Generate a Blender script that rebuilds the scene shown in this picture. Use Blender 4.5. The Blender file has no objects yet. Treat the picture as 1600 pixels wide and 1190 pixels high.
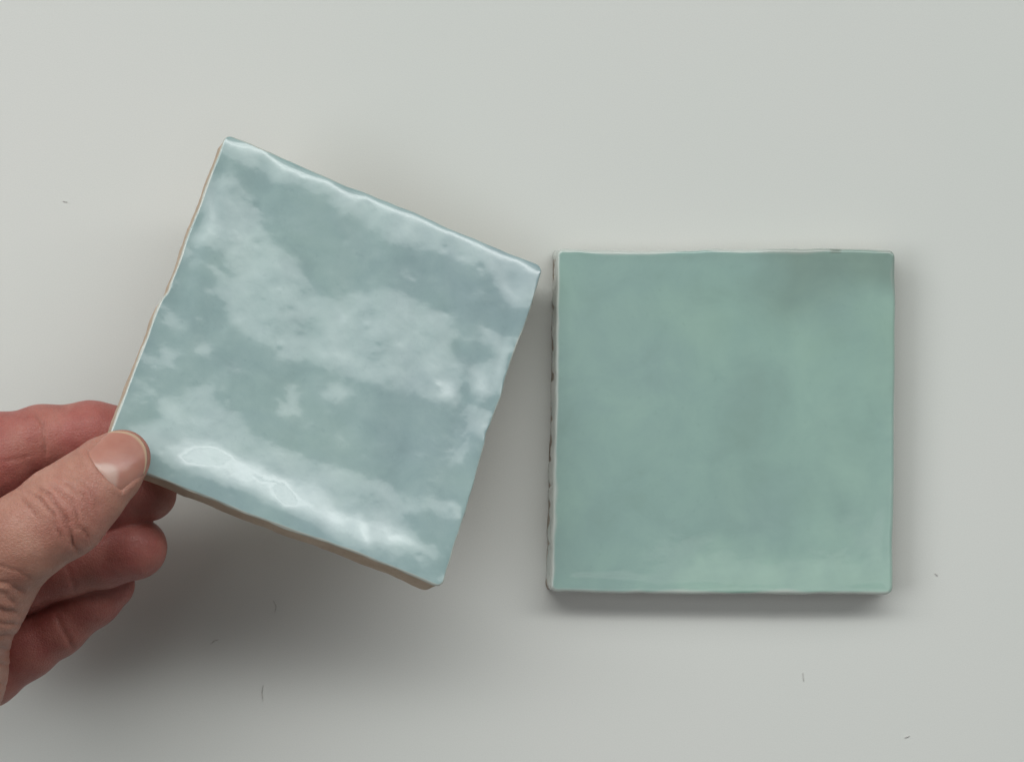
import bpy, math
import numpy as np
from mathutils import Vector, Matrix

sc = bpy.context.scene
C = sc.collection

# ------------------------------------------------------------------ camera
DIST = 0.78                      # camera to the face of the tile that lies flat
TILE_H = 0.0095                  # tile thickness
CAM_Z = DIST + TILE_H
FPX = 5350.0 * DIST              # focal length in photo pixels (photo 1600 x 1190)
cam_d = bpy.data.cameras.new('camera')
cam_d.sensor_width = 36.0
cam_d.lens = FPX / 1600.0 * 36.0
cam_d.clip_start = 0.01
cam_d.clip_end = 50.0
cam = bpy.data.objects.new('camera', cam_d)
cam.location = (0, 0, CAM_Z)
C.objects.link(cam)
sc.camera = cam

# ------------------------------------------------------------------ world + window light
AMB = 0.085
w = bpy.data.worlds.new('World')
sc.world = w
w.use_nodes = True
bg = w.node_tree.nodes['Background']
bg.inputs[0].default_value = (0.97, 0.99, 1.0, 1)
bg.inputs[1].default_value = AMB

WIN_Y = 0.82                     # plane of the window
WIN_X = (-1.9, 1.95)
WIN_Z = (0.50, 1.64)
# radiance up the window: bands shaped for the tones wanted in the held tile's reflections
PROFILE = [(0.50, 1.4), (0.80, 2.4), (0.86, 5.5), (0.92, 8.6), (0.994, 9.6), (0.996, 4.5), (1.012, 4.5), (1.014, 11.8), (1.06, 11.0), (1.10, 8.2), (1.14, 7.0), (1.18, 6.0), (1.23, 4.5), (1.27, 3.9), (1.34, 3.2), (1.44, 2.2), (1.475, 0.8), (1.54, 0.3), (1.64, 0.1)]
GAIN = 0.72

def area_lamp(name, loc, rot, sx, sy, rad, col):
    d = bpy.data.lights.new(name, 'AREA')
    d.shape = 'RECTANGLE'; d.size = sx; d.size_y = sy
    d.energy = rad * math.pi * sx * sy; d.color = col
    o = bpy.data.objects.new(name, d)
    o.location = loc; o.rotation_euler = rot
    C.objects.link(o)
    return o
# main window beyond the top of the frame, facing -y; its brightness follows PROFILE
win = area_lamp('window_light', ((WIN_X[0] + WIN_X[1]) / 2, WIN_Y, sum(WIN_Z) / 2), (math.radians(-90), 0, 0),
                WIN_X[1] - WIN_X[0], WIN_Z[1] - WIN_Z[0], GAIN, (0.985, 1.0, 0.985))
win.data.use_nodes = True
_t = win.data.node_tree
_em = _t.nodes['Emission']
_g = _t.nodes.new('ShaderNodeNewGeometry'); _sx = _t.nodes.new('ShaderNodeSeparateXYZ')
_t.links.new(_g.outputs['Position'], _sx.inputs[0])
_mr = _t.nodes.new('ShaderNodeMapRange'); _mr.inputs[1].default_value, _mr.inputs[2].default_value = WIN_Z
_t.links.new(_sx.outputs[2], _mr.inputs[0])
_cr = _t.nodes.new('ShaderNodeValToRGB')
while len(_cr.color_ramp.elements) < len(PROFILE): _cr.color_ramp.elements.new(0.5)
for _e, (_z, _l) in zip(_cr.color_ramp.elements, PROFILE):
    _e.position = (_z - WIN_Z[0]) / (WIN_Z[1] - WIN_Z[0]); _e.color = (_l / 12, _l / 12, _l / 12, 1)
_t.links.new(_mr.outputs[0], _cr.inputs[0])
_ml = _t.nodes.new('ShaderNodeMath'); _ml.operation = 'MULTIPLY'; _ml.inputs[1].default_value = 12.0
_t.links.new(_cr.outputs[0], _ml.inputs[0]); _t.links.new(_ml.outputs[0], _em.inputs['Strength'])
# smaller window on the left, facing +x, and an added overhead fill that gives the flat tile gloss
area_lamp('side_window_light', (-1.35, -0.05, 1.35), (0, math.radians(-62), 0), 0.9, 1.0, 3.3, (0.97, 0.985, 1.0))
area_lamp('overhead_fill_light', (0.38, -0.52, 2.3), (0, 0, math.radians(12)), 1.0, 0.66, 0.6, (1.0, 0.99, 0.96))

sc.view_settings.view_transform = 'Standard'
sc.view_settings.look = 'None'
sc.view_settings.exposure = 0.0
sc.view_settings.gamma = 1.0
sc.view_settings.use_curve_mapping = False
sc.cycles.use_denoising = True
sc.cycles.max_bounces = 8

# ------------------------------------------------------------------ helpers
def at(px, py, z):
    k = (CAM_Z - z) / FPX
    return np.array([(px - 800.0) * k, (595.0 - py) * k, z])

def to_px(X):
    X = np.asarray(X)
    k = FPX / (CAM_Z - X[..., 2])
    return np.stack([800.0 + X[..., 0] * k, 595.0 - X[..., 1] * k], -1)

def mesh_obj(name, verts, faces, mat, parent=None, smooth=True):
    me = bpy.data.meshes.new(name)
    verts = np.asarray(verts, np.float32)
    if isinstance(faces, np.ndarray):
        n, k = faces.shape
        me.vertices.add(len(verts)); me.vertices.foreach_set('co', verts.ravel())
        me.loops.add(n * k); me.loops.foreach_set('vertex_index', faces.astype(np.int32).ravel())
        me.polygons.add(n)
        me.polygons.foreach_set('loop_start', np.arange(0, n * k, k, dtype=np.int32))
        me.update(calc_edges=True)
    else:
        me.from_pydata([tuple(map(float, v)) for v in verts], [], [tuple(map(int, f)) for f in faces])
        me.update()
    me.polygons.foreach_set('use_smooth', np.full(len(me.polygons), smooth))
    me.validate()
    if mat: me.materials.append(mat)
    o = bpy.data.objects.new(name, me)
    C.objects.link(o)
    if parent: o.parent = parent
    return o

def set_attr(o, name, arr):
    a = o.data.attributes.new(name, 'FLOAT', 'POINT')
    a.data.foreach_set('value', np.asarray(arr, np.float32).ravel())

def tag(o, label=None, cat=None, group=None, kind=None):
    if label: o['label'] = label
    if cat: o['category'] = cat
    if group: o['group'] = group
    if kind: o['kind'] = kind

def fnoise(seed, x, y, scale, octaves=4, gain=0.5, aniso=1.0):
    """smooth pseudo noise from random plane waves, about -1..1; scale = feature size"""
    r = np.random.RandomState(seed)
    out = np.zeros(np.broadcast(x, y).shape); amp = 1.0; tot = 0.0
    for o in range(octaves):
        acc = np.zeros_like(out)
        for k in range(7):
            a = r.uniform(0, 2 * math.pi); f = r.uniform(0.6, 1.4) / scale * (2.0 ** o) * 2.2
            acc = acc + np.sin(x * math.cos(a) * f + y * math.sin(a) * f * aniso + r.uniform(0, 6.28))
        out = out + amp * acc / 2.6; tot += amp; amp *= gain
    return out / tot

def noise1(seed, s, scale, octaves=3):
    return fnoise(seed, s, s * 0 + seed, scale, octaves)

class NT:
    """small wrapper to write node trees"""
    def __init__(self, name):
        self.m = bpy.data.materials.new(name); self.m.use_nodes = True
        self.t = self.m.node_tree; self.n = self.t.nodes; self.b = self.n['Principled BSDF']
    def node(self, typ, **kw):
        n = self.n.new(typ)
        for k, v in kw.items(): setattr(n, k, v)
        return n
    def link(self, a, b): self.t.links.new(a, b)
    def noise(self, vec, scale, detail=3, rough=0.5, dist=0.0):
        n = self.node('ShaderNodeTexNoise'); n.inputs['Scale'].default_value = scale
        n.inputs['Detail'].default_value = detail; n.inputs['Roughness'].default_value = rough
        n.inputs['Distortion'].default_value = dist
        if vec is not None: self.link(vec, n.inputs['Vector'])
        return n
    def ramp(self, fac, stops):
        r = self.node('ShaderNodeValToRGB'); e = r.color_ramp.elements
        while len(e) < len(stops): e.new(0.5)
        for i, (p, c) in enumerate(stops): e[i].position = p; e[i].color = (*c, 1)
        self.link(fac, r.inputs[0]); return r
    def mix(self, fac, a, b, mode='MIX'):
        m = self.node('ShaderNodeMix', data_type='RGBA', blend_type=mode)
        for sock, v in ((m.inputs[0], fac), (m.inputs[6], a), (m.inputs[7], b)):
            if isinstance(v, (int, float)): sock.default_value = v
            elif isinstance(v, tuple): sock.default_value = (*v, 1)
            else: self.link(v, sock)
        return m.outputs[2]
    def math(self, op, a, b=None, c=None):
        m = self.node('ShaderNodeMath', operation=op)
        for s, v in zip(m.inputs, (a, b, c)):
            if v is None: continue
            if isinstance(v, (int, float)): s.default_value = v
            else: self.link(v, s)
        return m.outputs[0]
    def attr(self, name):
        a = self.node('ShaderNodeAttribute'); a.attribute_name = name; return a.outputs['Fac']
    def bump(self, h, dist, strength=1.0, prev=None):
        b = self.node('ShaderNodeBump'); b.inputs['Distance'].default_value = dist
        b.inputs['Strength'].default_value = strength
        self.link(h, b.inputs['Height'])
        if prev is not None: self.link(prev, b.inputs['Normal'])
        return b.outputs[0]

# ------------------------------------------------------------------ materials
def mat_table():
    t = NT('white_table_board'); co = t.node('ShaderNodeTexCoord').outputs['Object']
    n1 = t.noise(co, 5, 4, 0.55); n2 = t.noise(co, 38, 3, 0.6); n3 = t.noise(co, 900, 2, 0.5)
    c = t.ramp(n1.outputs[0], [(0.3, (0.680, 0.712, 0.672)), (0.7, (0.715, 0.722, 0.688))]).outputs[0]
    c = t.mix(t.math('MULTIPLY', n2.outputs[0], 0.22), c, (0.66, 0.675, 0.65))
    n4 = t.noise(co, 2600, 3, 0.7)
    c = t.mix(t.math('MULTIPLY', t.ramp(n4.outputs[0], [(0.4, (0, 0, 0)), (0.75, (1, 1, 1))]).outputs[0], 0.32), c, (0.58, 0.59, 0.57))
    t.link(c, t.b.inputs['Base Color'])
    t.link(t.math('MULTIPLY_ADD', n2.outputs[0], 0.2, 0.48), t.b.inputs['Roughness'])
    t.b.inputs['Specular IOR Level'].default_value = 0.25
    t.link(t.bump(n3.outputs[0], 0.00003, 0.5), t.b.inputs['Normal'])
    return t.m

def mat_glaze(name, seed, cols, rimcol, cloud=22.0):
    t = NT(name); tc = t.node('ShaderNodeTexCoord').outputs['Object']
    mp = t.node('ShaderNodeMapping'); mp.inputs['Location'].default_value = (seed * 1.7, seed * 0.9, seed)
    t.link(tc, mp.inputs[0]); co = mp.outputs[0]
    n1 = t.noise(co, cloud, 5, 0.55, 0.6)
    n2 = t.noise(co, cloud * 3.6, 5, 0.62, 0.4)
    n3 = t.noise(co, 420, 3, 0.6)
    n4 = t.noise(co, cloud * 0.7, 3, 0.5, 0.3)
    c = t.ramp(n1.outputs[0], [(0.30, cols[0]), (0.48, cols[1]), (0.68, cols[2])]).outputs[0]
    f4 = t.ramp(n4.outputs[0], [(0.46, (0, 0, 0)), (0.66, (1, 1, 1))]).outputs[0]
    c = t.mix(t.math('MULTIPLY', f4, 0.75), c, cols[3])
    f2 = t.ramp(n2.outputs[0], [(0.45, (0, 0, 0)), (0.72, (1, 1, 1))]).outputs[0]
    c = t.mix(t.math('MULTIPLY', f2, 0.40), c, cols[4])
    f2b = t.ramp(n2.outputs[0], [(0.28, (1, 1, 1)), (0.45, (0, 0, 0))]).outputs[0]
    c = t.mix(t.math('MULTIPLY', f2b, 0.36), c, cols[5])
    f3 = t.ramp(n3.outputs[0], [(0.62, (0, 0, 0)), (0.75, (1, 1, 1))]).outputs[0]
    c = t.mix(t.math('MULTIPLY', f3, 0.26), c, cols[5])
    c = t.mix(t.attr('pale'), c, cols[4])
    c = t.mix(t.attr('rim'), c, rimcol)
    c = t.mix(t.attr('pool'), c, cols[6])
    t.link(c, t.b.inputs['Base Color'])
    t.b.inputs['IOR'].default_value = 1.62
    t.link(t.math('MULTIPLY_ADD', n2.outputs[0], 0.05, 0.035), t.b.inputs['Roughness'])
    nb = t.noise(co, 160, 4, 0.55)
    t.link(t.bump(nb.outputs[0], 0.00006, 0.6), t.b.inputs['Normal'])
    return t.m

def mat_clay(name, a, b, c2):
    t = NT(name); co = t.node('ShaderNodeTexCoord').outputs['Object']
    n1 = t.noise(co, 90, 5, 0.65); n2 = t.noise(co, 900, 3, 0.6)
    c = t.ramp(n1.outputs[0], [(0.3, a), (0.6, b)]).outputs[0]
    f = t.ramp(n2.outputs[0], [(0.58, (0, 0, 0)), (0.75, (1, 1, 1))]).outputs[0]
    c = t.mix(t.math('MULTIPLY', f, 0.5), c, c2)
    t.link(c, t.b.inputs['Base Color']); t.b.inputs['Roughness'].default_value = 0.85
    t.b.inputs['Specular IOR Level'].default_value = 0.2
    t.link(t.bump(n2.outputs[0], 0.0002, 0.8, t.bump(n1.outputs[0], 0.0006, 0.6)), t.b.inputs['Normal'])
    return t.m

def mat_skin():
    t = NT('skin'); co = t.node('ShaderNodeTexCoord').outputs['Object']
    red = t.attr('red'); crease = t.attr('crease')
    n1 = t.noise(co, 130, 6, 0.68); n2 = t.noise(co, 600, 3, 0.6)
    tan = t.ramp(n1.outputs[0], [(0.25, (0.40, 0.190, 0.135)), (0.5, (0.475, 0.245, 0.178)), (0.75, (0.54, 0.305, 0.23))]).outputs[0]
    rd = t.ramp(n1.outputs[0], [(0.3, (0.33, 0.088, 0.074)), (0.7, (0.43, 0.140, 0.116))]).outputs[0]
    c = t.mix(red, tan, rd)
    sp = t.ramp(n2.outputs[0], [(0.35, (1, 1, 1)), (0.55, (0, 0, 0))]).outputs[0]
    c = t.mix(t.math('MULTIPLY', sp, 0.14), c, (0.33, 0.13, 0.09))
    c = t.mix(t.math('MULTIPLY', crease, 0.42), c, (0.27, 0.10, 0.07))
    t.link(c, t.b.inputs['Base Color'])
    t.b.inputs['Roughness'].default_value = 0.43
    t.b.inputs['Specular IOR Level'].default_value = 0.45
    t.b.inputs['Subsurface Weight'].default_value = 0.22
    t.b.inputs['Subsurface Radius'].default_value = (1.0, 0.35, 0.2)
    t.b.inputs['Subsurface Scale'].default_value = 0.0022
    v = t.node('ShaderNodeTexVoronoi'); v.feature = 'DISTANCE_TO_EDGE'; v.inputs['Scale'].default_value = 1150
    warp = t.noise(co, 500, 2); mv = t.node('ShaderNodeVectorMath', operation='MULTIPLY_ADD')
    t.link(warp.outputs['Color'], mv.inputs[0]); mv.inputs[1].default_value = (0.0012,) * 3; t.link(co, mv.inputs[2])
    t.link(mv.outputs[0], v.inputs['Vector'])
    vh = t.ramp(v.outputs['Distance'], [(0.0, (0, 0, 0)), (0.18, (1, 1, 1))]).outputs[0]
    nrm = t.bump(vh, 0.00009, 0.75, t.bump(n2.outputs[0], 0.0002, 0.6))
    t.link(nrm, t.b.inputs['Normal'])
    return t.m

def mat_nail():
    t = NT('finger_nail'); co = t.node('ShaderNodeTexCoord').outputs['Object']
    n1 = t.noise(co, 160, 3, 0.5)
    c = t.ramp(n1.outputs[0], [(0.3, (0.44, 0.195, 0.150)), (0.7, (0.50, 0.25, 0.195))]).outputs[0]
    c = t.mix(t.attr('lunula'), c, (0.56, 0.38, 0.32))
    c = t.mix(t.attr('edge'), c, (0.56, 0.41, 0.28))
    t.link(c, t.b.inputs['Base Color']); t.b.inputs['Roughness'].default_value = 0.27
    t.b.inputs['Subsurface Weight'].default_value = 0.2
    t.b.inputs['Subsurface Radius'].default_value = (1.0, 0.4, 0.25)
    t.b.inputs['Subsurface Scale'].default_value = 0.0015
    mp = t.node('ShaderNodeMapping'); mp.inputs['Rotation'].default_value = (0, 0, -math.atan2(0.656, 0.755)); mp.inputs['Scale'].default_value = (0.08, 1, 1)
    t.link(co, mp.inputs[0])
    g = t.noise(mp.outputs[0], 1400, 2); t.link(t.bump(g.outputs[0], 0.00005, 0.5), t.b.inputs['Normal'])
    return t.m

def mat_plain(name, col, rough=0.7):
    t = NT(name); co = t.node('ShaderNodeTexCoord').outputs['Object']
    n = t.noise(co, 1500, 2)
    t.link(t.ramp(n.outputs[0], [(0.3, tuple(0.7 * x for x in col)), (0.7, col)]).outputs[0], t.b.inputs['Base Color'])
    t.b.inputs['Roughness'].default_value = rough
    return t.m

# ------------------------------------------------------------------ table
def build_table():
    # one board with rounded long edges, well beyond the frame
    xs = (-0.9, 0.9); ys = (-0.6, 0.6); th = 0.025; b = 0.003
    ring = lambda ins, z: [(xs[0] + ins, ys[0] + ins, z), (xs[1] - ins, ys[0] + ins, z), (xs[1] - ins, ys[1] - ins, z), (xs[0] + ins, ys[1] - ins, z)]
    v = ring(b, -th) + ring(0, -th + b) + ring(0, -b) + ring(b, 0)
    f = [(3, 2, 1, 0), (12, 13, 14, 15)]
    for r in range(3):
        for k in range(4):
            f.append((4 * r + k, 4 * r + (k + 1) % 4, 4 * r + 4 + (k + 1) % 4, 4 * r + 4 + k))
    o = mesh_obj('table_top', v, f, mat_table(), smooth=False)
    tag(o, 'pale grey-white matte board the tiles lie on', 'table', kind='structure')
build_table()

# ------------------------------------------------------------------ tiles
A = 0.05          # half size
def grid_axis():
    e = np.array([0, .12, .25, .4, .6, .8, 1.05, 1.35, 1.7, 2.1, 2.55]) * 1e-3
    inner = np.linspace(-A + 0.0030, A - 0.0030, 189)
    return np.concatenate([-A + e, inner, (A - e)[::-1]])

def build_tile(name, seed, relief, glaze_mat, clay_mat, drip, wob, rim_fn, pale_fn, pool_fn, draft, notch=None, corner=0.0022, R=0.0011, clay_top=0.0010, outline=None):
    """drip(side, s) -> how far the glaze runs down each side; draft(side) -> outward slope of the side.
    sides: 0 bottom, 1 right, 2 top, 3 left"""
    ax = grid_axis(); n = len(ax)
    X, Y = np.meshgrid(ax, ax, indexing='ij')
    edge = np.minimum(A - np.abs(X), A - np.abs(Y))
    # rounded corners in plan
    def round_plan(X, Y, r):
        c = A - r
        dx = np.abs(X) - c; dy = np.abs(Y) - c
        m = np.maximum(dx, dy); L = np.hypot(dx, dy) + 1e-12
        k = (dx > 0) & (dy > 0)
        nx = np.where(k, c + dx / L * m, np.abs(X)); ny = np.where(k, c + dy / L * m, np.abs(Y))
        return np.sign(X) * nx, np.sign(Y) * ny
    Xr, Yr = round_plan(X, Y, corner)
    # hand-cut outline: each side wanders a little, fading towards the middle
    def wobble(X, Y):
        fx = np.clip((np.abs(X) - (A - 0.012)) / 0.012, 0, 1) ** 2
        fy = np.clip((np.abs(Y) - (A - 0.012)) / 0.012, 0, 1) ** 2
        wl = wob * (noise1(seed + 1, Y, 0.030, 2) * 0.8 + noise1(seed + 11, Y, 0.006, 2) * 0.45)
        wr = wob * (noise1(seed + 2, Y, 0.030, 2) * 0.8 + noise1(seed + 12, Y, 0.006, 2) * 0.45)
        wb = wob * (noise1(seed + 3, X, 0.030, 2) * 0.8 + noise1(seed + 13, X, 0.006, 2) * 0.35)
        wt = wob * (noise1(seed + 4, X, 0.030, 2) * 0.8 + noise1(seed + 14, X, 0.006, 2) * 0.35)
        ox, oy = outline(X, Y) if outline else (0 * X, 0 * Y)
        return X + fx * (np.where(X < 0, wl, wr) + ox), Y + fy * (np.where(Y < 0, wb, wt) + oy)
    Xw, Yw = wobble(Xr, Yr)
    e = np.clip(edge, 0, R)
    roundz = -(R - np.sqrt(np.maximum(R * R - (R - e) ** 2, 0))) * 0.9
    Z = roundz + relief(X, Y)
    if notch is not None: Z = Z + notch(X, Y)
    V = [np.stack([Xw, Yw, Z], -1).reshape(-1, 3)]
    idx = np.arange(n * n).reshape(n, n)
    F = [np.stack([idx[:-1, :-1], idx[1:, :-1], idx[1:, 1:], idx[:-1, 1:]], -1).reshape(-1, 4)]
    # boundary loop, counter-clockwise
    loop = np.concatenate([idx[:-1, 0], idx[-1, :-1], idx[:0:-1, -1], idx[0, :0:-1]])
    side = np.concatenate([np.full(n - 1, k) for k in range(4)])
    s = np.concatenate([ax[:-1], ax[:-1], ax[:0:-1], ax[:0:-1]])
    P = V[0][loop]
    Nn = np.roll(P, -1, 0) - np.roll(P, 1, 0)
    Nn = np.stack([Nn[:, 1], -Nn[:, 0]], -1); Nn /= np.linalg.norm(Nn, axis=1)[:, None]
    dr = np.array([drip(int(k), float(t)) for k, t in zip(side, s)])
    df = np.array([draft[int(k)] for k in side])
    for _ in range(3): df = (np.roll(df, 1) + df + np.roll(df, -1)) / 3
    m = len(loop); prev = loop; base = n * n
    rings = 5
    rimA = [rim_fn(X, Y, edge).ravel()]; paleA = [pale_fn(X, Y).ravel()]; poolA = [pool_fn(X, Y).ravel()]
    for r in range(1, rings + 2):
        if r <= rings:
            d = dr * r / rings
            off = df * d + 0.00025 * math.sin(math.pi * r / rings) * (0.6 + 0.6 * noise1(seed + 31, s + side, 0.004))
        else:                       # lip, turned in to the clay
            d = dr + 0.00012; off = df * d - 0.00035
        ring = np.column_stack([P[:, :2] + Nn * off[:, None], P[:, 2] - d])
        V.append(ring); new = base + np.arange(m); base += m
        F.append(np.stack([np.roll(prev, -1), prev, new, np.roll(new, -1)], -1))
        prev = new
        rimA.append(np.clip(0.75 + 0.3 * noise1(seed + 41, s + side * 0.3, 0.006), 0, 1)); paleA.append(np.zeros(m)); poolA.append(np.zeros(m))
    root = bpy.data.objects.new(name, None); C.objects.link(root); root.empty_display_size = 0.02
    g = mesh_obj('glaze', np.concatenate(V), np.concatenate(F), glaze_mat, root)
    set_attr(g, 'rim', np.concatenate(rimA)); set_attr(g, 'pale', np.concatenate(paleA)); set_attr(g, 'pool', np.concatenate(poolA))
    # clay body under the glaze
    V = []; F = []; base = 0; prev = None
    zs = np.concatenate([[0.0034, 0.0034, 0.0002], np.linspace(0.0009, TILE_H - 0.0007, 14), [TILE_H - 0.0003, TILE_H]])
    ins = 0.00022
    for r, d in enumerate(zs):
        k = d / TILE_H
        off = df * d - ins + 0.00016 * fnoise(seed + 51, s * 1.0 + side * 0.37, s * 0 + d, 0.004, 3)
        if r == 0: off = off - 0.0060
        if r == 1: off = off - 0.0012
        if r >= len(zs) - 2: off = off - (0.0004 if r == len(zs) - 2 else 0.0011)
        depth = P[:, 2] - d if False else -d + (P[:, 2] - P[:, 2].mean()) * (1 - k) - clay_top * (1 - k)
        ring = np.column_stack([P[:, :2] + Nn * off[:, None], depth])
        V.append(ring); new = base + np.arange(m); base += m
        if prev is not None: F.append(np.stack([np.roll(prev, -1), prev, new, np.roll(new, -1)], -1))
        prev = new
    Vc = np.concatenate(V); Fc = [tuple(q) for q in np.concatenate(F)]
    Fc.append(tuple(range(base - m, base)[::-1])); Fc.append(tuple(range(0, m)))
    Vc = np.asarray(Vc)
    c = mesh_obj('clay_body', Vc, Fc, clay_mat, root)
    return root

# ---- pose of the held tile, solved from its four corners in the photo
def solve_pose():
    Pt = np.array([[352, 207], [846, 420], [685, 917], [162, 714]], float)
    T = np.array([[-A, A, 0], [A, A, 0], [A, -A, 0], [-A, -A, 0]])
    def rod(v):
        t = np.linalg.norm(v) + 1e-12; k = v / t
        K = np.array([[0, -k[2], k[1]], [k[2], 0, -k[0]], [-k[1], k[0], 0]])
        return np.eye(3) + math.sin(t) * K + (1 - math.cos(t)) * K @ K
    p = np.array([0.2, 0.2, -0.4, -0.05, 0, 0.04])
    def res(p): return (to_px(T @ rod(p[:3]).T + p[3:6]) - Pt).ravel()
    for i in range(200):
        r = res(p); J = np.zeros((8, 6))
        for j in range(6):
            q = p.copy(); q[j] += 1e-6; J[:, j] = (res(q) - r) / 1e-6
        p = p - 0.5 * np.linalg.lstsq(J, r, rcond=None)[0]
    return rod(p[:3]), p[3:6]
RH, TH = solve_pose()
lowest = min((np.array([sx * A, sy * A, -TILE_H]) @ RH.T + TH)[2] for sx in (-1, 1) for sy in (-1, 1))
print('held tile', RH[:, 2], TH, 'lowest', lowest)

def z_on_held(px, py):
    """height of the held tile's face under a photo pixel"""
    o = np.array([0, 0, CAM_Z]); d = at(px, py, 0.0) - o
    t = np.dot(RH[:, 2], TH - o) / np.dot(RH[:, 2], d)
    return (o + t * d)[2]

# ---- relief of the held tile: rolling glaze whose swells lean towards or away from the window
def poly_mask(px, py, poly, soft):
    """signed soft mask of a polygon, pixel units"""
    poly = np.asarray(poly, float); x, y = px.ravel(), py.ravel()
    inside = np.zeros(x.shape, bool); dist = np.full(x.shape, 1e9)
    j = len(poly) - 1
    for i in range(len(poly)):
        (x1, y1), (x2, y2) = poly[j], poly[i]
        c = ((y1 > y) != (y2 > y)) & (x < (x2 - x1) * (y - y1) / (y2 - y1 + 1e-12) + x1)
        inside ^= c
        dx, dy = x2 - x1, y2 - y1
        t = np.clip(((x - x1) * dx + (y - y1) * dy) / (dx * dx + dy * dy + 1e-9), 0, 1)
        dist = np.minimum(dist, np.hypot(x - x1 - t * dx, y - y1 - t * dy)); j = i
    sd = np.where(inside, dist, -dist)
    return (0.5 + 0.5 * np.tanh(sd / soft)).reshape(px.shape)

LIGHT = [  # swells that lean to the window (outlines as seen in the photo)
    [(210, 668), (251, 648), (251, 623), (294, 618), (294, 605), (332, 598), (337, 618), (364, 643), (391, 666), (393, 674), (427, 699), (461, 699), (472, 713), (507, 719),
     (552, 742), (609, 758), (650, 778), (722, 790), (720, 817), (688, 815), (665, 803), (638, 808), (638, 826), (675, 869), (636, 869), (606, 860), (577, 862), (559, 851),
     (534, 846), (495, 824), (456, 801), (395, 770), (336, 747), (279, 729), (245, 708), (215, 690)],
    [(350, 242), (338, 215), (345, 160), (885, 378), (868, 498), (822, 488), (777, 452), (754, 422), (727, 420), (681, 401), (647, 385), (613, 370), (579, 355), (568, 345), (543, 337), (521, 318),
     (498, 304), (477, 288), (466, 295), (439, 286), (416, 271), (384, 260), (366, 260), (373, 283), (368, 294), (384, 303), (398, 312), (416, 337), (407, 344), (425, 371),
     (441, 390), (463, 399), (466, 417), (475, 428), (495, 440), (511, 463), (568, 456), (609, 452), (636, 459), (660, 478), (693, 488), (707, 525), (698, 559), (716, 564),
     (725, 582), (714, 602), (709, 629), (661, 625), (616, 616), (566, 598), (500, 577), (462, 568), (432, 552), (425, 539), (414, 541), (387, 530), (364, 505), (353, 487),
     (346, 453), (334, 446), (343, 435), (334, 421), (316, 412), (300, 410), (316, 404), (334, 415), (355, 430), (362, 425), (355, 410), (366, 383), (339, 387), (307, 369), (325, 303), (339, 276), (350, 242)],
    [(752, 519), (770, 523), (802, 537), (830, 545), (815, 608), (784, 606), (775, 623), (752, 625), (736, 614), (736, 582), (763, 557), (754, 532)],
    [(729, 639), (795, 648), (785, 700), (761, 695), (725, 673)],
    [(729, 684), (726, 700), (721, 722), (716, 718), (722, 698)],
    [(260, 473), (278, 491), (270, 500), (257, 502)],
    [(257, 546), (289, 552), (274, 560), (269, 575), (244, 575), (230, 561), (248, 560)],
    [(310, 541), (325, 537), (341, 546), (330, 554), (312, 550)],
    [(235, 607), (248, 616), (236, 616)],
    [(448, 607), (460, 603), (475, 630), (475, 659), (446, 650), (434, 625), (446, 632)],
    [(500, 605), (530, 600), (545, 615), (510, 622)],
]
BRIGHT = [
    [(259, 697), (291, 686), (336, 681), (363, 711), (409, 731), (440, 745), (495, 753), (518, 772), (541, 803), (563, 803), (577, 817), (609, 819), (631, 835), (660, 860), (609, 855),
     (565, 852), (500, 822), (456, 799), (395, 768), (336, 744), (281, 724)],
    [(430, 215), (600, 285), (720, 340), (715, 362), (640, 332), (575, 310), (520, 290), (475, 273), (440, 260)],
    [(362, 222), (395, 228), (400, 236), (368, 232)],
    [(778, 430), (790, 440), (812, 473), (806, 474), (786, 452)],
    [(825, 413), (843, 420), (838, 432), (822, 424)],
    [(742, 585), (760, 575), (764, 612), (750, 620), (740, 608)],
    [(776, 545), (795, 545), (786, 575), (776, 605), (770, 608), (776, 570)],
    [(705, 792), (720, 793), (716, 812), (708, 806)],
    [(325, 310), (334, 318), (332, 355), (340, 368), (318, 368), (326, 345)],
    [(675, 592), (705, 598), (707, 624), (685, 618)],
    [(757, 648), (766, 648), (760, 680), (752, 672)],
]
CORE = [
    [(358, 708), (385, 722), (412, 729), (436, 748), (456, 760), (440, 768), (414, 766), (390, 758), (366, 742)],
    [(556, 812), (572, 822), (570, 850), (560, 840)],
    [(600, 836), (628, 842), (620, 850), (602, 848)],
    [(470, 782), (515, 795), (530, 815), (495, 808)],
]
LOOPS = [
    [(278, 712), (300, 700), (330, 697), (352, 706), (364, 716), (350, 724), (318, 728), (290, 724)],
    [(424, 758), (440, 756), (456, 766), (466, 782), (462, 790), (444, 790), (432, 776)],
    [(392, 738), (410, 744), (420, 752), (404, 752)],
]

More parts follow.
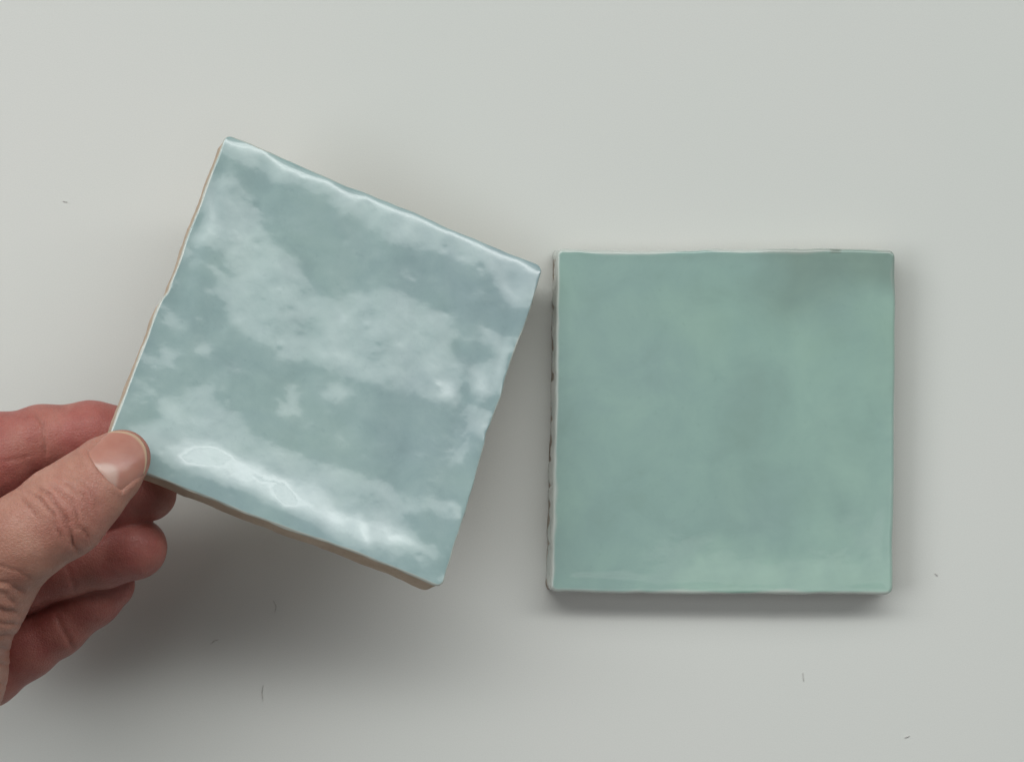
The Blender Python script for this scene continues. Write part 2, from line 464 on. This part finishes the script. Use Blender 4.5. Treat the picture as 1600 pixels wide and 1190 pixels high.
def held_relief():
    N = 256; ext = 0.064
    a = np.linspace(-ext, ext, N); U, Vv = np.meshgrid(a, a, indexing='ij')
    Xw = np.stack([U, Vv, U * 0], -1) @ RH.T + TH
    pp = to_px(Xw); px, py = pp[..., 0], pp[..., 1]
    wx = 5 * fnoise(71, U, Vv, 0.007, 4, 0.6); wy = 5 * fnoise(72, U, Vv, 0.007, 4, 0.6)
    M1 = np.zeros_like(U); M2 = np.zeros_like(U); M3 = np.zeros_like(U); M4 = np.zeros_like(U)
    for p in LIGHT: M1 = np.maximum(M1, poly_mask(px + wx, py + wy, p, 12))
    for p in BRIGHT: M2 = np.maximum(M2, poly_mask(px + 0.7 * wx, py + 0.7 * wy, p, 9))
    for p in CORE: M3 = np.maximum(M3, poly_mask(px + 0.5 * wx, py + 0.5 * wy, p, 7))
    for p in LOOPS: M4 = np.maximum(M4, poly_mask(px + 0.25 * wx, py + 0.25 * wy, p, 4))
    view = np.array([0, 0, CAM_Z]) - Xw; view /= np.linalg.norm(view, axis=-1, keepdims=True)
    uw, vw, nw = RH[:, 0], RH[:, 1], RH[:, 2]
    def hit(a_, b_):
        nn = nw + a_[..., None] * uw + b_[..., None] * vw; nn = nn / np.linalg.norm(nn, axis=-1, keepdims=True)
        r = 2 * np.sum(nn * view, -1, keepdims=True) * nn - view
        t = (WIN_Y - Xw[..., 1]) / np.maximum(r[..., 1], 0.02)
        return Xw[..., 2] + t * r[..., 2], Xw[..., 0] + t * r[..., 0]
    z0 = np.zeros_like(U); h = 1e-3
    zc = hit(z0, z0)[0]
    ga = ((hit(z0 + h, z0)[0] - zc) / h).mean(); gb = ((hit(z0, z0 + h)[0] - zc) / h).mean()
    wdir = -np.array([ga, gb]) / math.hypot(ga, gb)      # tilt of the normal that lowers the hit point
    def need(target):
        lo = np.full(U.shape, -0.4); hi = np.full(U.shape, 0.5)
        for _ in range(40):
            mid = (lo + hi) / 2; z = hit(mid * wdir[0], mid * wdir[1])[0]
            lo = np.where(z > target, mid, lo); hi = np.where(z > target, hi, mid)
        return (lo + hi) / 2
    inside = (np.abs(U) < A) & (np.abs(Vv) < A)
    broad = fnoise(82, U, Vv, 0.016, 3, 0.55)
    fine = fnoise(81, U, Vv, 0.0038, 4, 0.6)
    zdes = np.full(U.shape, 1.60)
    for m_, lev in ((M1, 1.33), (M2, 1.115), (M3, 1.045), (M4, 0.935)): zdes = zdes + (lev - zdes) * m_
    damp = 1 - 0.6 * M2 - 0.2 * M4
    zdes = zdes - (0.065 * broad + 0.10 * fine) * np.clip(damp, 0.2, 1)
    g = need(np.clip(zdes, 0.90, 1.8))
    print('tilt', g[inside].min(), g[inside].max(), 'hit x', hit(z0, z0)[1][inside].min(), hit(z0, z0)[1][inside].max())
    # taper outside the tile, then integrate along wdir
    g = g * np.clip((ext - np.maximum(np.abs(U), np.abs(Vv))) / (ext - A), 0, 1)
    gm = g[inside].mean()
    k = np.fft.fftfreq(N, d=a[1] - a[0]) * 2 * math.pi
    K1, K2 = np.meshgrid(k, k, indexing='ij')
    kw = K1 * wdir[0] + K2 * wdir[1]; kp = -K1 * wdir[1] + K2 * wdir[0]
    den = kw ** 2 + 0.006 * kp ** 2 + 1.0
    gt = g.copy()
    for _ in range(4):                      # push the slopes until they settle on the wanted tilt
        Hh = np.real(np.fft.ifft2(-1j * kw * np.fft.fft2(-gt) / den))
        rl = -(np.gradient(Hh, a, axis=0) * wdir[0] + np.gradient(Hh, a, axis=1) * wdir[1]) + g.mean()
        gt = gt + 0.6 * np.clip(g - rl, -0.03, 0.03)
    Hh = Hh - g.mean() * (U * wdir[0] + Vv * wdir[1])
    Hh -= Hh[inside].mean()
    real = -(np.gradient(Hh, a, axis=0) * wdir[0] + np.gradient(Hh, a, axis=1) * wdir[1])
    rs = np.random.RandomState(5)          # pinholes and dimples in the glaze
    for _ in range(60):
        cu, cv, rr = rs.uniform(-A, A), rs.uniform(-A, A), rs.uniform(0.0004, 0.0011)
        Hh = Hh + rs.choice([-1, -1, 1]) * 0.000022 * rr / 0.0008 * np.exp(-((U - cu) ** 2 + (Vv - cv) ** 2) / rr ** 2)
    print('relief range', Hh[inside].min(), Hh[inside].max(), 'g mean', gm, 'err', np.abs(real - g)[inside].mean())
    def f(X, Y):
        fx = np.clip((X + ext) / (2 * ext) * (N - 1), 0, N - 1.001); fy = np.clip((Y + ext) / (2 * ext) * (N - 1), 0, N - 1.001)
        i = fx.astype(int); j = fy.astype(int); u = fx - i; v = fy - j
        # smooth (Catmull-Rom) sampling so that reflections stay clean
        def cr(t): return [(-t + 2 * t * t - t ** 3) / 2, (2 - 5 * t * t + 3 * t ** 3) / 2, (t + 4 * t * t - 3 * t ** 3) / 2, (-t * t + t ** 3) / 2]
        wu, wv = cr(u), cr(v); out = np.zeros_like(fx)
        for m_ in range(4):
            for n_ in range(4):
                out = out + wu[m_] * wv[n_] * Hh[np.clip(i + m_ - 1, 0, N - 1), np.clip(j + n_ - 1, 0, N - 1)]
        return out
    return f

clay_tan = mat_clay('bisque_clay_tan', (0.44, 0.34, 0.25), (0.54, 0.44, 0.34), (0.30, 0.22, 0.16))
clay_pale = mat_clay('bisque_clay_pale', (0.26, 0.22, 0.18), (0.36, 0.32, 0.27), (0.16, 0.13, 0.11))
glaze_blue = mat_glaze('glaze_blue_grey', 3.1,
    [(0.285, 0.395, 0.405), (0.315, 0.44, 0.435), (0.345, 0.475, 0.450), (0.29, 0.395, 0.42), (0.42, 0.55, 0.53), (0.225, 0.32, 0.33), (0.15, 0.22, 0.22)],
    (0.56, 0.57, 0.51))
glaze_green = mat_glaze('glaze_sea_green', 7.7,
    [(0.290, 0.425, 0.385), (0.305, 0.46, 0.410), (0.325, 0.485, 0.405), (0.300, 0.43, 0.41), (0.39, 0.57, 0.485), (0.25, 0.365, 0.32), (0.15, 0.19, 0.155)],
    (0.58, 0.60, 0.56), cloud=17.0)

def sm(x, a, b):
    t = np.clip((x - a) / (b - a), 0, 1); return t * t * (3 - 2 * t)

# ---- held tile
def held_rim(X, Y, e):
    wv = 0.00032 * np.maximum(1 + 0.6 * fnoise(5, X, Y, 0.006, 3), 0.3)
    r = 1 - sm(e, wv * 0.4, wv * 1.3)
    return np.clip(r, 0, 1) * 0.9
_hr = held_relief()
def held_face(X, Y):
    k = 0.75 + 0.5 * noise1(61, X, 0.008, 3); kr = 0.6 + 0.6 * noise1(62, Y, 0.006, 3)
    return _hr(X, Y) - 0.00045 * np.clip(k, 0.2, 2) * np.exp(-(A - Y) / 0.0009) - 0.0003 * np.clip(kr, 0, 2) * np.exp(-(A - X) / 0.0008)
def held_outline(X, Y):
    left = 0.00055 * np.tanh((Y + 0.001) / 0.0014) - 0.00018 * np.exp(-((Y - 0.004) / 0.003) ** 2)
    right = -0.00055 * np.exp(-((Y + 0.0035) / 0.0022) ** 2) + 0.0003 * np.exp(-((Y - 0.009) / 0.004) ** 2)
    return np.where(X < 0, left, right), 0.0002 * np.where(Y > 0, 1.0, -0.5) * np.sin(X * 150 + 1)
held = build_tile('ceramic_tile', 101, held_face, glaze_blue, clay_tan,
    lambda k, t: (0.0005, 0.0016, 0.0022, 0.0003)[k] * (1 + 0.35 * math.sin(t * 310 + k) + 0.3 * math.sin(t * 830 + 2 * k)),
    0.00042, held_rim, lambda X, Y: np.zeros_like(X), lambda X, Y: np.zeros_like(X), (0.0, -0.03, -0.03, 0.0), R=0.0004, clay_top=0.0004, outline=held_outline)
M = Matrix([list(RH[0]) + [TH[0]], list(RH[1]) + [TH[1]], list(RH[2]) + [TH[2]], [0, 0, 0, 1]])
held.matrix_world = M
tag(held, 'glossy blue-grey handmade tile tilted and held by the fingers at its corner', 'tile', 'handmade glazed tiles')

# ---- flat tile
def flat_relief(X, Y):
    e = np.minimum(A - np.abs(X), A - np.abs(Y))
    h = 0.00026 * fnoise(91, X, Y, 0.030, 2, 0.4) + 0.000022 * fnoise(93, X, Y, 0.007, 2, 0.5)
    g = 0.5 + 0.5 * fnoise(92, X, Y, 0.02, 2)
    h = h - 0.00010 * g * np.exp(-((e - 0.003 - 0.001 * g) / 0.0016) ** 2)
    return h
def flat_rim(X, Y, e):
    wv = 0.0008 * np.maximum(1 + 0.6 * fnoise(6, X, Y, 0.010, 3), 0.3)
    r = (1 - sm(e, wv * 0.4, wv * 1.5)) * 0.8
    right = sm(X, 0.0485, 0.0495)
    return np.clip(r * (1 - 0.75 * right), 0, 1)
def flat_pale(X, Y):
    m = sm(-Y + 0.006 * fnoise(15, X, Y, 0.016, 4, 0.6), 0.030, 0.044) * sm(X + 0.010 * fnoise(16, X, Y, 0.02, 3), -0.034, -0.012)
    r = sm(X + 0.012 * fnoise(26, X, Y, 0.02, 4, 0.6), 0.012, 0.040) * sm(-Y + 0.008 * fnoise(27, X, Y, 0.02, 3), -0.030, -0.008)
    m = np.maximum(np.clip(m, 0, 1), 0.55 * np.clip(r, 0, 1))
    return np.clip(0.85 * m * (0.65 + 0.45 * fnoise(17, X, Y, 0.008, 4, 0.6)), 0, 1)
def flat_pool(X, Y):
    d = sm(Y + 0.005 * fnoise(18, X, Y, 0.02, 3), 0.026, 0.042) * sm(X + 0.008 * fnoise(19, X, Y, 0.02, 3), 0.002, 0.020) * 0.40
    ch = np.exp(-(((X - 0.0325) / 0.0022) ** 4)) * sm(Y, 0.0485, 0.0489)
    return np.clip(np.maximum(np.clip(d, 0, 1), 0.8 * ch), 0, 1)
def flat_notch(X, Y):
    return -0.00012 * np.exp(-(((X - 0.0325) / 0.0026) ** 2)) * sm(Y, 0.0470, 0.0498)
def flat_drip(k, t):
    base = (0.0030, 0.0035, 0.0022, 0.0076)[k]
    if k == 3:
        for c_, w_ in ((0.033, .0009), (0.021, .0006), (0.0125, .0012), (0.0005, .0008), (-0.0115, .0010), (-0.019, .0006), (-0.0245, .0011), (-0.036, .0008)):
            base *= 1 - 0.62 * math.exp(-((t - c_) / w_) ** 2)
    return min(base * (1 + 0.22 * math.sin(t * 260 + 2 * k) + 0.16 * math.sin(t * 610 + k) + 0.12 * math.sin(t * 1330)), TILE_H - 0.0011)
flat = build_tile('ceramic_tile', 202, flat_relief, glaze_green, clay_pale, flat_drip, 0.00035, flat_rim, flat_pale, flat_pool, (0.0, -0.10, 0.02, 0.145), flat_notch,
    outline=lambda X, Y: (np.where(X < 0, 0.00060 * Y / A, 0.0002 * Y / A), np.where(Y < 0, 0.0004 * sm(-X, 0.030, 0.05), 0.00025 * np.sin(X * 70))))
c0 = at((866 + 1397) / 2, (389 + 927) / 2, TILE_H)
flat.location = (c0[0], c0[1], TILE_H + 0.0003)
flat.rotation_euler = (0, 0, math.radians(-0.3))
flat.scale = ((1397 - 866) / 535.0, (927 - 389) / 535.0, 1)
tag(flat, 'sea-green handmade tile lying flat on the pale board', 'tile', 'handmade glazed tiles')

# ------------------------------------------------------------------ hand
def smin(a, b, k):
    h = np.clip(0.5 + 0.5 * (b - a) / k, 0, 1)
    return b + (a - b) * h - k * h * (1 - h)

def cone(p, a, b, ra, rb, flat=1.0, nd=None):
    """distance to a cone with round ends; flat < 1 squashes it along nd"""
    a = np.asarray(a, np.float32); b = np.asarray(b, np.float32)
    q = p - a; ba = b - a
    if flat != 1.0:
        nd_ = np.asarray(nd, np.float32)
        axis = ba / np.linalg.norm(ba); nd_ = nd_ - axis * np.dot(nd_, axis); nd_ /= np.linalg.norm(nd_)
        q = q + (q @ nd_)[:, None] * nd_ * (1.0 / flat - 1.0)
    t = np.clip((q @ ba) / np.dot(ba, ba), 0, 1)
    t2 = t * t * (3 - 2 * t)
    d = np.linalg.norm(q - t[:, None] * ba, axis=1) - (ra + (rb - ra) * t2)
    return d * (0.5 + 0.5 * flat) if flat != 1.0 else d

MMPX = 1e-3
ztip = z_on_held(205, 712)
ND = np.array([-0.10, 0.12, 1.0]); ND /= np.linalg.norm(ND)
# chains: (px, py, z, radius in mm, flatness)
THUMB = [(193, 713, ztip + 0.0054, 7.3, .74), (170, 734, ztip + 0.0072, 9.0, .76), (133, 769, ztip + 0.0098, 10.4, .80), (98, 799, ztip + 0.0118, 12.0, .84),
         (34, 842, ztip + 0.0110, 11.8, .9), (-55, 940, ztip + 0.002, 15.5, .95), (-110, 1050, ztip - 0.014, 20.5, 1.0), (-300, 1080, 0.090, 21, 1.0)]
zi = z_on_held(190, 672) - TILE_H * 0.92
INDEX = [(205, 680, zi - 0.0094, 8.0, 1), (140, 678, zi - 0.0098, 8.8, 1), (64, 688, zi - 0.0102, 9.6, 1), (0, 712, zi - 0.0105, 11.6, 1), (-100, 742, zi - 0.012, 13.0, 1), (-300, 800, 0.085, 12, 1)]
MIDDLE = [(232, 771, zi - 0.0112, 7.7, 1), (180, 785, zi - 0.0115, 8.5, 1), (110, 812, zi - 0.013, 9.2, 1), (-30, 850, zi - 0.017, 10.2, 1), (-300, 890, 0.082, 12, 1)]
RING = [(213, 856, zi - 0.0128, 8.5, 1), (160, 868, zi - 0.0140, 8.8, 1), (105, 880, zi - 0.0160, 9.0, 1), (30, 904, zi - 0.019, 9.6, 1), (-60, 930, zi - 0.021, 10.0, 1), (-300, 980, 0.079, 12, 1)]
PINKY = [(172, 914, zi - 0.0225, 6.9, 1), (145, 937, zi - 0.0235, 7.4, 1), (90, 981, zi - 0.0250, 7.8, 1), (38, 1010, zi - 0.0255, 9.0, 1), (-20, 1050, zi - 0.0265, 9.4, 1), (-300, 1080, 0.076, 11, 1)]
PALM = [(-300, 800, 0.085, 13, 1), (-300, 1070, 0.082, 13, 1), (-540, 1000, 0.128, 20, .85), (-540, 910, 0.128, 19, .85), (-720, 960, 0.175, 23, .8)]

def chain_sdf(p, ch, k):
    d = None
    for (x0, y0, z0, r0, f0), (x1, y1, z1, r1, f1) in zip(ch[:-1], ch[1:]):
        c = cone(p, at(x0, y0, z0), at(x1, y1, z1), r0 * MMPX, r1 * MMPX, (f0 + f1) / 2, ND)
        d = c if d is None else smin(d, c, k)
    return d

def ball(p, px, py, z, r):
    return np.linalg.norm(p - at(px, py, z).astype(np.float32), axis=1) - r * MMPX

def hand_sdf(p):
    th = chain_sdf(p, THUMB, 0.003)
    fi = [chain_sdf(p, c, 0.0025) for c in (INDEX, MIDDLE, RING, PINKY)]
    # soft pads
    fi[0] = smin(fi[0], ball(p, -20, 735, zi - 0.0085, 10.5), 0.004)
    fi[2] = smin(fi[2], ball(p, 200, 856, zi - 0.0115, 8.0), 0.003)
    d = fi[0]
    for f in fi[1:]: d = smin(d, f, 0.0007)
    P4 = [at(*q[:3]) for q in PALM]
    pm = cone(p, P4[0], P4[1], .015, .015)
    for i, j in ((0, 3), (1, 2), (3, 2), (2, 4), (3, 4), (0, 2)):
        pm = smin(pm, cone(p, P4[i], P4[j], PALM[i][3] * MMPX, PALM[j][3] * MMPX), 0.012)
    # web between thumb and index, out of frame
    web = cone(p, at(-150, 960, 0.060), at(-300, 900, 0.090), .014, .018)
    pm = smin(pm, web, 0.01)
    d = smin(d, pm, 0.006)
    return smin(d, th, 0.0012 + 0 * th)

def surface_net(vals, org, h):
    nx, ny, nz = vals.shape
    s = vals < 0
    c = np.zeros((nx - 1, ny - 1, nz - 1), np.uint8)
    for i in (0, 1):
        for j in (0, 1):
            for k in (0, 1): c += s[i:nx - 1 + i, j:ny - 1 + j, k:nz - 1 + k]
    act = (c > 0) & (c < 8)
    I = np.argwhere(act); idmap = np.full(act.shape, -1, np.int32); idmap[act] = np.arange(len(I))
    acc = np.zeros((len(I), 3)); cnt = np.zeros(len(I))
    corners = [(i, j, k) for i in (0, 1) for j in (0, 1) for k in (0, 1)]
    for a in corners:
        for b in corners:
            if sum(abs(x - y) for x, y in zip(a, b)) != 1 or a > b: continue
            va = vals[I[:, 0] + a[0], I[:, 1] + a[1], I[:, 2] + a[2]].astype(float)
            vb = vals[I[:, 0] + b[0], I[:, 1] + b[1], I[:, 2] + b[2]].astype(float)
            x = (va < 0) != (vb < 0)
            t = np.where(x, va / np.where(x, va - vb, 1), 0)
            pos = np.array(a) + t[:, None] * (np.array(b) - np.array(a))
            acc += np.where(x[:, None], pos, 0); cnt += x
    V = (I + acc / cnt[:, None]) * h + org
    F = []
    for ax in range(3):
        sl0 = [slice(None)] * 3; sl1 = [slice(None)] * 3
        sl0[ax] = slice(0, -1); sl1[ax] = slice(1, None)
        ch = s[tuple(sl0)] != s[tuple(sl1)]
        E = np.argwhere(ch)
        o1, o2 = [(1, 2), (2, 0), (0, 1)][ax]
        ok = (E[:, o1] > 0) & (E[:, o2] > 0) & (E[:, o1] < act.shape[o1]) & (E[:, o2] < act.shape[o2])
        E = E[ok]
        q = []
        for d1, d2 in ((-1, -1), (0, -1), (0, 0), (-1, 0)):
            e = E.copy(); e[:, o1] += d1; e[:, o2] += d2
            q.append(idmap[e[:, 0], e[:, 1], e[:, 2]])
        q = np.stack(q, -1)
        neg = s[E[:, 0], E[:, 1], E[:, 2]]
        q[~neg] = q[~neg][:, ::-1]
        F.append(q)
    return V, np.concatenate(F)

def sdf_points(P):
    out = np.empty(len(P), np.float32)
    for i in range(0, len(P), 400000): out[i:i + 400000] = hand_sdf(P[i:i + 400000].astype(np.float32))
    return out

def sdf_grad(P, e=2e-4):
    g = np.stack([sdf_points(P + np.eye(3)[i] * e) - sdf_points(P - np.eye(3)[i] * e) for i in range(3)], -1) / (2 * e)
    return g

# nail frame in photo pixels
NB = np.array([158.0, 741.0]); NA = np.array([0.755, -0.656]); NPP = np.array([0.656, 0.755])
NL, NW = 80.0, 42.0
def nail_coords(pp):
    q = pp - NB
    return q @ NA, q @ NPP

CREASES = [   # (polyline px, width px, depth mm)
    ([(52, 757), (74, 772), (92, 793), (104, 818), (116, 848), (124, 866)], 5.0, 0.74),
    ([(72, 752), (92, 765), (112, 783), (120, 800), (128, 832)], 4.0, 0.54),
    ([(40, 768), (60, 778), (80, 800), (92, 830), (98, 858)], 4.5, 0.49),
    ([(92, 748), (112, 758), (132, 776), (140, 796)], 4.0, 0.38),
    ([(30, 775), (44, 790), (60, 815)], 4.0, 0.34),
    ([(118, 822), (132, 828), (140, 842)], 4.0, 0.38),
    ([(110, 745), (128, 752), (145, 770), (152, 792)], 3.5, 0.22),
    ([(-20, 905), (10, 912), (44, 930)], 6.9, 0.33),
    ([(-20, 918), (6, 928), (32, 949)], 6.3, 0.26),
    ([(-20, 950), (8, 955), (36, 958)], 6.3, 0.39),
    ([(-20, 972), (8, 974), (36, 974)], 4.6, 0.39),
    ([(-20, 992), (10, 992), (36, 994)], 4.6, 0.36),
    ([(-20, 1012), (8, 1014), (34, 1018)], 4.6, 0.33),
    ([(-20, 1034), (8, 1038), (30, 1044)], 5.2, 0.39),
    ([(-20, 1062), (0, 1066), (24, 1074)], 4.6, 0.33),
    ([(-20, 1090), (0, 1096), (20, 1104)], 4.6, 0.33),
    ([(-10, 880), (25, 892), (52, 905)], 4.6, 0.20),
]
LOWCREASES = [   # on the fingers underneath
    ([(54, 638), (66, 664), (70, 690), (72, 722)], 5.0, 0.55),
    ([(84, 640), (92, 662), (94, 690)], 4.0, 0.18),
    ([(0, 722), (28, 716), (56, 710)], 4.0, 0.2),
    ([(84, 956), (100, 985), (118, 1018)], 6.0, 0.42),
    ([(92, 862), (108, 892), (122, 932)], 6.0, 0.35),
    ([(40, 955), (60, 945), (80, 938)], 4.0, 0.2),
]
def crease_field(pp, items):
    tot = np.zeros(len(pp)); rid = np.zeros(len(pp))
    wob = np.stack([2.2 * fnoise(301, pp[:, 0], pp[:, 1], 14.0, 3), 2.2 * fnoise(302, pp[:, 0], pp[:, 1], 14.0, 3)], -1)
    q = pp + wob
    for line, wd, dep in items:
        best = np.full(len(pp), 1e9); tt = np.zeros(len(pp)); n = len(line) - 1
        for i in range(n):
            a = np.array(line[i], float); b = np.array(line[i + 1], float); ab = b - a
            t = np.clip(((q - a) @ ab) / (ab @ ab), 0, 1)
            d = np.linalg.norm(q - a - t[:, None] * ab, axis=1)
            k = d < best; best[k] = d[k]; tt[k] = (i + t[k]) / n
        fade = np.clip(np.minimum(tt, 1 - tt) * 5, 0.15, 1)
        tot = np.maximum(tot, dep * fade * np.exp(-(best / (wd * 0.6)) ** 2))
        rid += 0.35 * dep * fade * np.exp(-((best - wd * 1.5) / wd) ** 2)
    return tot, rid

def build_hand():
    h = 0.0006
    lo = np.array([-0.325, -0.125, 0.0005]); hi = np.array([-0.088, 0.012, 0.204])
    B = 8
    nb = np.ceil((hi - lo) / (h * B)).astype(int); n = nb * B
    bc = np.stack(np.meshgrid(*[np.arange(k) for k in nb], indexing='ij'), -1).reshape(-1, 3)
    cen = lo + (bc * B + (B - 1) / 2) * h
    dc = sdf_points(cen)
    vals = np.repeat(np.repeat(np.repeat(dc.reshape(nb), B, 0), B, 1), B, 2)
    act = np.abs(dc) < h * B * 1.15
    loc = np.stack(np.meshgrid(*[np.arange(B)] * 3, indexing='ij'), -1).reshape(-1, 3)
    gi = (bc[act][:, None, :] * B + loc[None]).reshape(-1, 3)
    vals[gi[:, 0], gi[:, 1], gi[:, 2]] = sdf_points(lo + gi * h)
    V, F = surface_net(vals, lo, h)
    for _ in range(2):
        d = sdf_points(V); g = sdf_grad(V)
        V = V - np.clip(d / np.maximum((g ** 2).sum(1), 0.2), -h, h)[:, None] * g
    g = sdf_grad(V); N = g / (np.linalg.norm(g, axis=1, keepdims=True) + 1e-9)
    pp = to_px(V)
    dth = np.concatenate([chain_sdf(V[i:i + 400000].astype(np.float32), THUMB, 0.003) for i in range(0, len(V), 400000)])
    isth = np.clip(1 - dth / 0.0012, 0, 1)
    face = np.clip((N[:, 2] + 0.45) / 0.5, 0, 1)
    cr, rd = crease_field(pp, CREASES); cl, rl = crease_field(pp, LOWCREASES)
    crease = (cr * isth + cl * (1 - isth)) * face
    ridge = (rd * isth + rl * (1 - isth)) * face
    disp = (-crease + 0.5 * ridge) * 1e-3
    # fine folds over the thumb knuckle and broad unevenness
    axp = (pp - np.array([100.0, 800.0])) @ NA; axc = (pp - np.array([100.0, 800.0])) @ NPP
    kn = np.exp(-(axp / 45.0) ** 2) * np.exp(-(axc / 70.0) ** 2) * isth * face
    disp += kn * 0.00013 * fnoise(310, axp, axc * 0.35, 7.0, 3)
    disp += 0.00016 * fnoise(311, V[:, 0], V[:, 1] + V[:, 2], 0.009, 3)
    web = np.clip((40 - pp[:, 0]) / 30, 0, 1) * np.clip((pp[:, 1] - 895) / 30, 0, 1) * isth
    disp += web * 0.00012 * fnoise(312, pp[:, 0] * 0.3, pp[:, 1], 9.0, 3)
    # nail bed and the fold of skin around it
    l, t = nail_coords(pp)
    sel = isth * np.clip((N[:, 2] - 0.05) / 0.3, 0, 1)
    tn = t / NW; base = 7 * tn ** 2
    din = np.minimum(l - base, (1 - np.abs(tn)) * NW)            # > 0 inside the nail outline
    disp += sel * np.where(l > -30, 1, 0) * (-0.00045 * sm(din, -1.0, 4.0) + 0.00028 * np.exp(-((din + 4) / 5.5) ** 2) * (1 - sm(l, NL * 0.45, NL * 0.8)))
    V = V + N * disp[:, None]
    tipd = np.linalg.norm(pp - np.array([215, 700]), axis=1)
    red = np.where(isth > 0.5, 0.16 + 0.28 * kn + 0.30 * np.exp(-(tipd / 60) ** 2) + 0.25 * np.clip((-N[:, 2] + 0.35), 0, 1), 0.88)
    red = red + 0.20 * fnoise(320, V[:, 0], V[:, 1], 0.008, 4, 0.6)
    o = mesh_obj('hand', V, F, mat_skin())
    set_attr(o, 'red', np.clip(red, 0, 1)); set_attr(o, 'crease', np.clip(crease / 0.6, 0, 1))
    tag(o, 'bare hand reaching in from the side, thumb over and fingers under the tilted tile', 'hand')
    print('hand verts', len(V))
    return o

def build_nail(hand):
    # sample the thumb surface under the nail, fit a smooth plate to it
    ns, nt = 30, 25
    S, T = np.meshgrid(np.linspace(0, 1, ns), np.linspace(-1, 1, nt), indexing='ij')
    L0 = 7 * T ** 2 - 2; L1 = NL + 2 - 30 * np.abs(T) ** 2.2
    wid = NW * (0.97 + 0.06 * np.sin(S * 2.2))
    l = L0 + (L1 - L0) * S; t = T * wid
    P2 = NB + l[..., None] * NA + t[..., None] * NPP
    def top(pts):
        z = np.full(len(pts), ztip + 0.026)
        for _ in range(60):
            X = np.stack([at(a, b, c) for (a, b), c in zip(pts, z)])
            z = z - np.clip(chain_sdf(X.astype(np.float32), THUMB, 0.003), -0.002, 0.002) * 0.8
        return z
    pts = P2.reshape(-1, 2); z = top(pts)
    lf, tf = l.ravel() / NL, t.ravel() / NW
    Bq = np.stack([np.ones_like(lf), lf, tf, lf * lf, lf * tf, tf * tf, tf ** 4], -1)
    k = (S.ravel() < 0.72) & (np.abs(T.ravel()) < 0.9)
    co = np.linalg.lstsq(Bq[k], z[k], rcond=None)[0]
    zf = Bq @ co + 0.00005 - 0.00035 * np.abs(T.ravel()) ** 6 - 0.0003 * np.clip(1 - S.ravel() / 0.08, 0, 1)
    top_v = np.stack([at(a, b, c) for (a, b), c in zip(pts, zf)])
    thick = 0.0005
    bot_v = top_v - ND * thick
    n = ns * nt; idx = np.arange(n).reshape(ns, nt)
    F = [np.stack([idx[:-1, :-1], idx[:-1, 1:], idx[1:, 1:], idx[1:, :-1]], -1).reshape(-1, 4)]
    F.append(F[0][:, ::-1] + n)
    lp = np.concatenate([idx[0, :-1], idx[:-1, -1], idx[-1, :0:-1], idx[:0:-1, 0]])
    F.append(np.stack([np.roll(lp, -1), lp, lp + n, np.roll(lp, -1) + n], -1))
    o = mesh_obj('thumb_nail', np.concatenate([top_v, bot_v]), np.concatenate(F), mat_nail(), hand)
    lun = np.clip(1 - (S + 0.75 * (T - 0.15) ** 2) / 0.36, 0, 1); lun = np.clip(lun * 4, 0, 1) * 0.8
    ed = sm(S, 0.93, 0.975)
    set_attr(o, 'lunula', np.concatenate([lun.ravel()] * 2)); set_attr(o, 'edge', np.concatenate([ed.ravel()] * 2))
    o['label'] = 'short clean thumb nail with pale half-moon at its base'
hand = build_hand()
build_nail(hand)

# ------------------------------------------------------------------ lint flecks on the table
fleck_mat = mat_plain('grey_lint', (0.66, 0.65, 0.62))
FLECKS = [
    ([(329, 1006), (334, 1001), (341, 999)], 1.2, 'tiny grey lint fleck on the table below the held tile'),
    ([(411, 1070), (409, 1082), (411, 1095)], 0.9, 'thin curved hair-like lint thread near the bottom edge of the table'),
    ([(427, 938), (431, 947), (429, 958)], 0.7, 'faint lint thread in the shadow of the held tile'),
    ([(1461, 895), (1465, 899)], 1.3, 'small dark speck to the right of the flat tile'),
    ([(1414, 1152), (1421, 1149)], 1.3, 'small dark speck in the bottom right of the table'),
    ([(98, 314), (105, 316)], 0.9, 'faint speck on the table at the far left above the hand'),
    ([(1254, 1050), (1256, 1064)], 0.6, 'faint scratch-like thread below the flat tile'),
]
for line, r, lab in FLECKS:
    pts = np.array([at(x, y, 0.00035) for x, y in line])
    V = []; F = []; m = 6
    dense = []
    for i in range(len(pts) - 1):
        for t in np.linspace(0, 1, 5)[:-1]: dense.append(pts[i] * (1 - t) + pts[i + 1] * t)
    dense.append(pts[-1]); dense = np.array(dense)
    for i, p in enumerate(dense):
        d = dense[min(i + 1, len(dense) - 1)] - dense[max(i - 1, 0)]; d /= np.linalg.norm(d); nrm = np.array([-d[1], d[0], 0])
        rr = r * 1.35e-4 * (0.35 + 0.75 * math.sin(math.pi * (i + 0.3) / (len(dense) - 0.4))) * (1 + 0.25 * math.sin(i * 2.3))
        for k in range(m):
            a = 2 * math.pi * k / m; V.append(p + nrm * rr * math.cos(a) + np.array([0, 0, 1]) * (rr * 0.8 * math.sin(a) - 0.00015))
    for i in range(len(dense) - 1):
        for k in range(m): F.append((i * m + k, i * m + (k + 1) % m, (i + 1) * m + (k + 1) % m, (i + 1) * m + k))
    F.append(tuple(range(m))[::-1]); F.append(tuple((len(dense) - 1) * m + k for k in range(m)))
    o = mesh_obj('lint_fleck', V, F, fleck_mat)
    tag(o, lab, 'lint', 'specks and lint on the table')
